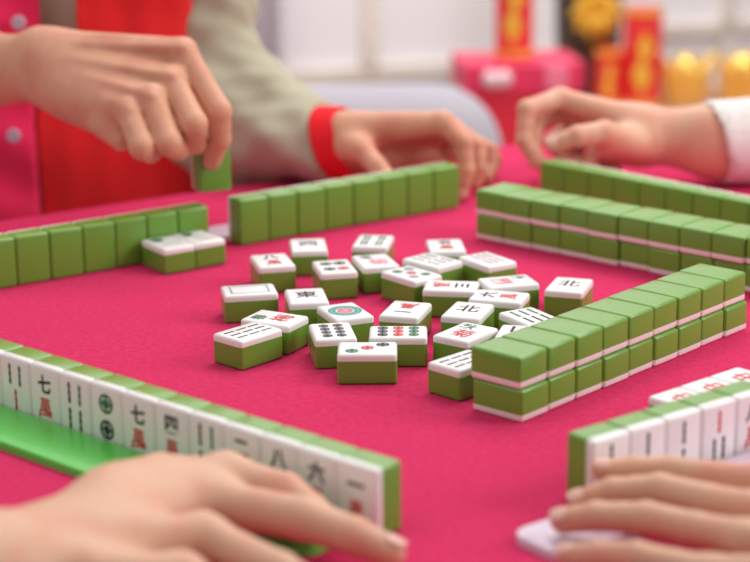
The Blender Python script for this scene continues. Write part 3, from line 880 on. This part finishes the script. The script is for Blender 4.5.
def board(p, q, wdt, th=2.0, horizontal=True):
    """trim board standing proud of the wall between two wall points"""
    tn[0] += 1
    front = wn * th
    u = (q - p) / np.linalg.norm(q - p); s = np.cross(u, wn); s = s / np.linalg.norm(s) * wdt / 2
    V = [p - s, p + s, q + s, q - s]; V = V + [v + front for v in V]
    Fc = [[0, 1, 2, 3], [7, 6, 5, 4]] + [[i, 4 + i, 4 + (i + 1) % 4, (i + 1) % 4] for i in range(4)]
    me = mesh_from('trim_%d' % tn[0], V, Fc, smooth=False)
    bm = bmesh.new(); bm.from_mesh(me); bmesh.ops.recalc_face_normals(bm, faces=bm.faces); bm.to_mesh(me); bm.free()
    o = link('trim_%d' % tn[0], me, None, (M['rail'],)); o['kind'] = 'structure'
OW = lambda px, py: on_wall(px, py, w0, wn)
v = OW(368, 72); board(v, v + np.array([0, 0, 150.]), 3.4)
hz = OW(368, 72)[2]
board(np.array([*(w0 - wd * 60)[:2], hz]), np.array([*(w0 + wd * 60)[:2], hz]), 3.0)
v = OW(722, 100); board(v - np.array([0, 0, 40.]), v + np.array([0, 0, 150.]), 3.0)
h2z = OW(690, 28)[2]
board(np.array([*(w0 + wd * 62)[:2], h2z]), np.array([*(w0 + wd * 200)[:2], h2z]), 2.6)

# curtain at the left of the wall
cu = []; Vc = []; Fq = []; nn_ = 60
ca = OW(170, 0) + wn * 7; cb = OW(272, 0) + wn * 7
for i in range(nn_ + 1):
    t = i / nn_; b_ = ca + (cb - ca) * t + wn * (1.6 * math.sin(t * 34))
    for z in (-66, 170): Vc.append((b_[0], b_[1], z))
for i in range(nn_): Fq.append([2 * i, 2 * i + 2, 2 * i + 3, 2 * i + 1])
cur = link('curtain', mesh_from('curtain', Vc, Fq), None, (M['curtain'],))
so = cur.modifiers.new('t', 'SOLIDIFY'); so.thickness = .004
setp(cur, 'pale lavender curtain hanging by the wall behind the sage sleeve', 'curtain')

# pale sofa seen from behind
sf = empty('sofa', (-22, 285, FLOOR)); setp(sf, 'pale lavender grey rounded sofa behind the middle hand', 'sofa')
def back_f(P): return sm(rbox(P, (-22, 272, -40), (39, 8, 35), 8), cap(P, (-52, 272, -16.5), (7, 272, -16.5), 11, 11), 4)
o = iso_mesh('backrest', back_f, (-66, 258, -77), (22, 288, 0), .9, (M['sofa'],)); child_world(o, sf)
for x in (-56, 10):
    def arm_f(P, x=x): return sm(rbox(P, (x, 290, -50), (6.5, 22, 24.5), 6), cap(P, (x, 278, -27), (x, 304, -27), 7, 7), 2)
    o = iso_mesh('armrest', arm_f, (x - 10, 264, -77), (x + 10, 316, -16), 1.0, (M['sofa'],)); child_world(o, sf)
o = iso_mesh('seat_cushion', lambda P: rbox(P, (-23, 296, -46), (25.5, 15, 9), 4), (-51, 278, -58), (4, 314, -34), 1.0, (M['sofa'],)); child_world(o, sf)

# low console
ZC = -28.0
cn = empty('console', (62, 368, FLOOR)); setp(cn, 'low light wood console carrying the red and gold decorations', 'console')
box_obj('top', (-52, -50, ZC - 3 - FLOOR), (60, 40, ZC - FLOOR), M['wood'], .4, cn)
for x in (-49, 53):
    for y in (-47, 33): box_obj('leg', (x, y, 0), (x + 4, y + 4, ZC - 3 - FLOOR), M['wood'], .3, cn)
box_obj('shelf', (-48, -46, 12), (56, 36, 14), M['wood'], .2, cn)

# gift box with lid, ribbon and bow
g0 = at(512, 150, 332)
gx, gy = g0[0] + 1.0, 336.0
gb = empty('gift_box', (gx, gy, ZC), (0, 0, .12)); setp(gb, 'red gift box with a pink lid and silvery ribbon bow behind the far hands', 'gift box')
box_obj('box_body', (-8.6, -6.6, 0), (8.6, 6.6, 13.5), M['giftred'], .25, gb)
box_obj('lid', (-10.4, -7.4, 12.2), (10.4, 7.4, 17.4), M['giftpink'], .4, gb)
box_obj('ribbon', (2.2, -7.2, 0.2), (6.4, -6.62, 12.1), M['giftpink'], .05, gb)
for sgn in (-1, 1):
    o = iso_mesh('bow', lambda P, s=sgn: np.abs(cap(P, (-5 + s * .7, -8.3, 14.9), (-5 + s * 1.1, -8.4, 15.1), 1.1, 1.3)) - .22, (-9, -11.5, 11.5), (0, -5.5, 18), .2, (M['silver'],), gb)
o = iso_mesh('ribbon_knot', lambda P: rbox(P, (5.4, -7.6, 14.9), (2.1, .4, 2.2), .3), (2, -9, 12), (9, -6, 18), .25, (M['lightpink'],), gb)

def pattern_tin(name, label, cx, cy, z0, r, h, cat='tin'):
    t = empty(name, (cx, cy, z0)); setp(t, label, cat)
    lathe('tube', [(0, 0), (r * .97, 0), (r, .3), (r, h - .3), (r * .97, h), (0, h)], M['redtin'], parent=t)
    for z in (.3, h - 1.1): lathe('gold_band', [(r + .02, z), (r + .12, z), (r + .12, z + .9), (r + .02, z + .9)], M['goldpaint'], parent=t)
    # gold emblem: stacked diamonds and a column wrapped on the front of the tube
    V, Fc = [], []
    def patch(a0, a1, z0_, z1_, dia=False):
        b = len(V); nseg = 6
        for i in range(nseg + 1):
            a = a0 + (a1 - a0) * i / nseg
            k = 1 - abs(2 * i / nseg - 1) if dia else 1
            zc = (z0_ + z1_) / 2; hh = (z1_ - z0_) / 2 * max(k, .02)
            for z in (zc - hh, zc + hh): V.append((math.cos(a) * (r + .06), math.sin(a) * (r + .06), z))
        for i in range(nseg): Fc.append([b + 2 * i, b + 2 * i + 2, b + 2 * i + 3, b + 2 * i + 1])
    a = -math.pi / 2
    patch(a - .62, a + .32, h * .12, h * .55, True); patch(a - .4, a + .4, h * .45, h * .78, True)
    link('gold_emblem', mesh_from('gold_emblem', V, Fc), t, (M['goldpaint'],))
    return t
q = at(514, 46, 337)
pattern_tin('gift_tin', 'tall red cylinder with gold pattern standing on the pink gift box lid', q[0], 337, ZC + 17.42, 3.3, 17)
q = at(608, 100, 384); pattern_tin('gift_tin', 'short red and gold cylinder beside the dark vase', q[0], 384, ZC, 2.7, 11.5)
q = at(641, 103, 384); pattern_tin('gift_tin', 'larger red and gold cylinder left of the gold ingots', q[0], 384, ZC, 3.9, 19.5)

q = at(587, 90, 398)
vs = empty('vase', (q[0], 398, ZC)); setp(vs, 'dark brown vase with a gold flower ornament behind the red cylinders', 'vase')
lathe('vase_body', [(0, 0), (5.2, 0), (5.6, .5), (6.6, 10), (6.9, 20), (6.5, 28), (5.2, 33), (4.2, 36), (4.8, 39), (4.3, 39), (3.8, 36), (0, 34)], M['brown'], parent=vs)
def flower_mesh(cx, cy, cz, R):
    V, Fc = [], []
    for ring, (cnt, rr, tilt, ln) in enumerate(((10, .25, .25, 1.0), (8, .15, .6, .75), (6, .05, 1.0, .5))):
        for i in range(cnt):
            a = 2 * math.pi * (i + .5 * ring) / cnt; b = len(V); nu, nv = 5, 4
            for u in range(nu + 1):
                for w in range(nv + 1):
                    s = u / nu; t_ = (w / nv - .5) * 2; wid = .33 * math.sin(math.pi * min(.97, s * .9 + .08)) * t_
                    rad = rr + s * ln
                    x = math.cos(a) * rad - math.sin(a) * wid; z = math.sin(a) * rad + math.cos(a) * wid
                    y = -(s * tilt + .12 * (1 - t_ * t_)) - ring * .1
                    V.append((cx + x * R, cy + y * R * .5, cz + z * R))
            for u in range(nu):
                for w in range(nv):
                    k = b + u * (nv + 1) + w; Fc.append([k, k + 1, k + nv + 2, k + nv + 1])
    return mesh_from('gold_flower', V, Fc)
fq = at(597, 13, 389)
o = link('gold_flower', flower_mesh(0, 0, 0, 4.3), None, (M['goldpaint'],)); o.location = [v_ * CM for v_ in fq]; child_world(o, vs)
so = o.modifiers.new('t', 'SOLIDIFY'); so.thickness = .0015

def ingot(label, px, Y, wd_, hh, rot):
    q = at(px, 98, Y)
    t = empty('gold_ingot', (q[0], Y, ZC), (0, 0, rot)); setp(t, label, 'gold ingot', 'gold ingots on the console')
    hw = wd_ / 2
    def boat(P):
        x = P[:, 0] / hw
        rim = hh * (.52 + .42 * np.clip(np.abs(x), 0, 1) ** 2)
        wv = hw * .52 * np.sqrt(np.clip(1 - (x * .96) ** 2, 0, 1)) * (.55 + .45 * np.clip(P[:, 2] / (hh * .6), 0, 1))
        d = np.maximum(np.abs(P[:, 1]) - wv, np.maximum(P[:, 2] - rim, -P[:, 2] + .02))
        d = np.maximum(d * .7, np.abs(P[:, 0]) - hw * (.62 + .36 * np.clip(P[:, 2] / hh, 0, 1)))
        return d
    o = iso_mesh('boat', boat, (-hw - 1, -hw * .7, -.5), (hw + 1, hw * .7, hh + 1), .3, (M['gold'],), t, 4)
    iso_mesh('dome', lambda P: np.sqrt((P[:, 0] / 1.15) ** 2 + P[:, 1] ** 2 + ((P[:, 2] - hh * .55) / 1.1) ** 2) - hw * .48, (-hw * .7, -hw * .6, hh * .5 - hw * .1), (hw * .7, hw * .6, hh * 1.3), .3, (M['gold'],), t, 2)
ingot('large shiny gold ingot right of the red cylinders', 685, 386, 12.2, 12.2, .1)
ingot('large shiny gold ingot cut off by the right frame edge', 742, 386, 12.4, 12.4, -.1)
ingot('small gold ingot in front of the dark vase base', 576, 372, 5.6, 4.0, .2)

# ------------------------------------------------------------------ light
def area(name, loc, target, size, power, color=(1, 1, 1)):
    l = bpy.data.lights.new(name, 'AREA'); l.shape = 'RECTANGLE'; l.size, l.size_y = size; l.energy = power; l.color = color
    o = bpy.data.objects.new(name, l); COL.objects.link(o); o.location = [v * CM for v in loc]
    d = Vector([t - s for t, s in zip(target, loc)]); o.rotation_euler = d.to_track_quat('-Z', 'Y').to_euler()
    return o
area('ceiling_light', (60, 230, 190), (0, 150, 0), (1.3, 1.3), 24, (1, .98, .95))
area('window_light', (190, 120, 110), (0, 150, 0), (.9, 1.1), 29, (1, .98, .96))
area('near_fill_light', (-110, 100, 190), (-5, 125, 0), (1.6, 1.2), 13, (1, .98, .97))  # added fill brightening the near cloth and tile faces; no actual window there
area('room_light', (20, 330, 185), (30, 420, -10), (2.2, 1.2), 42, (1, .98, .96))
wld = bpy.data.worlds.new('World'); bpy.context.scene.world = wld; wld.use_nodes = True
bg = wld.node_tree.nodes['Background']; bg.inputs['Color'].default_value = (1, .97, .96, 1); bg.inputs['Strength'].default_value = .42

# ------------------------------------------------------------------ camera
cd = bpy.data.cameras.new('camera'); cam = bpy.data.objects.new('camera', cd); COL.objects.link(cam)
cd.sensor_width = 36; cd.lens = F_PX / 750 * 36
cd.clip_start = .05; cd.clip_end = 50
cam.matrix_world = Matrix.Translation((0, 0, CAM_H * CM)) @ Matrix.Rotation(math.pi / 2 - PITCH, 4, 'X') @ Matrix.Rotation(-ROLL, 4, 'Z')
cd.dof.use_dof = True; cd.dof.focus_distance = 1.385; cd.dof.aperture_fstop = 4.7
cd.dof.aperture_blades = 0
sc = bpy.context.scene; sc.camera = cam
sc.view_settings.view_transform = 'Standard'; sc.view_settings.look = 'None'
sc.view_settings.exposure = -0.1; sc.view_settings.gamma = 1; sc.view_settings.use_curve_mapping = False
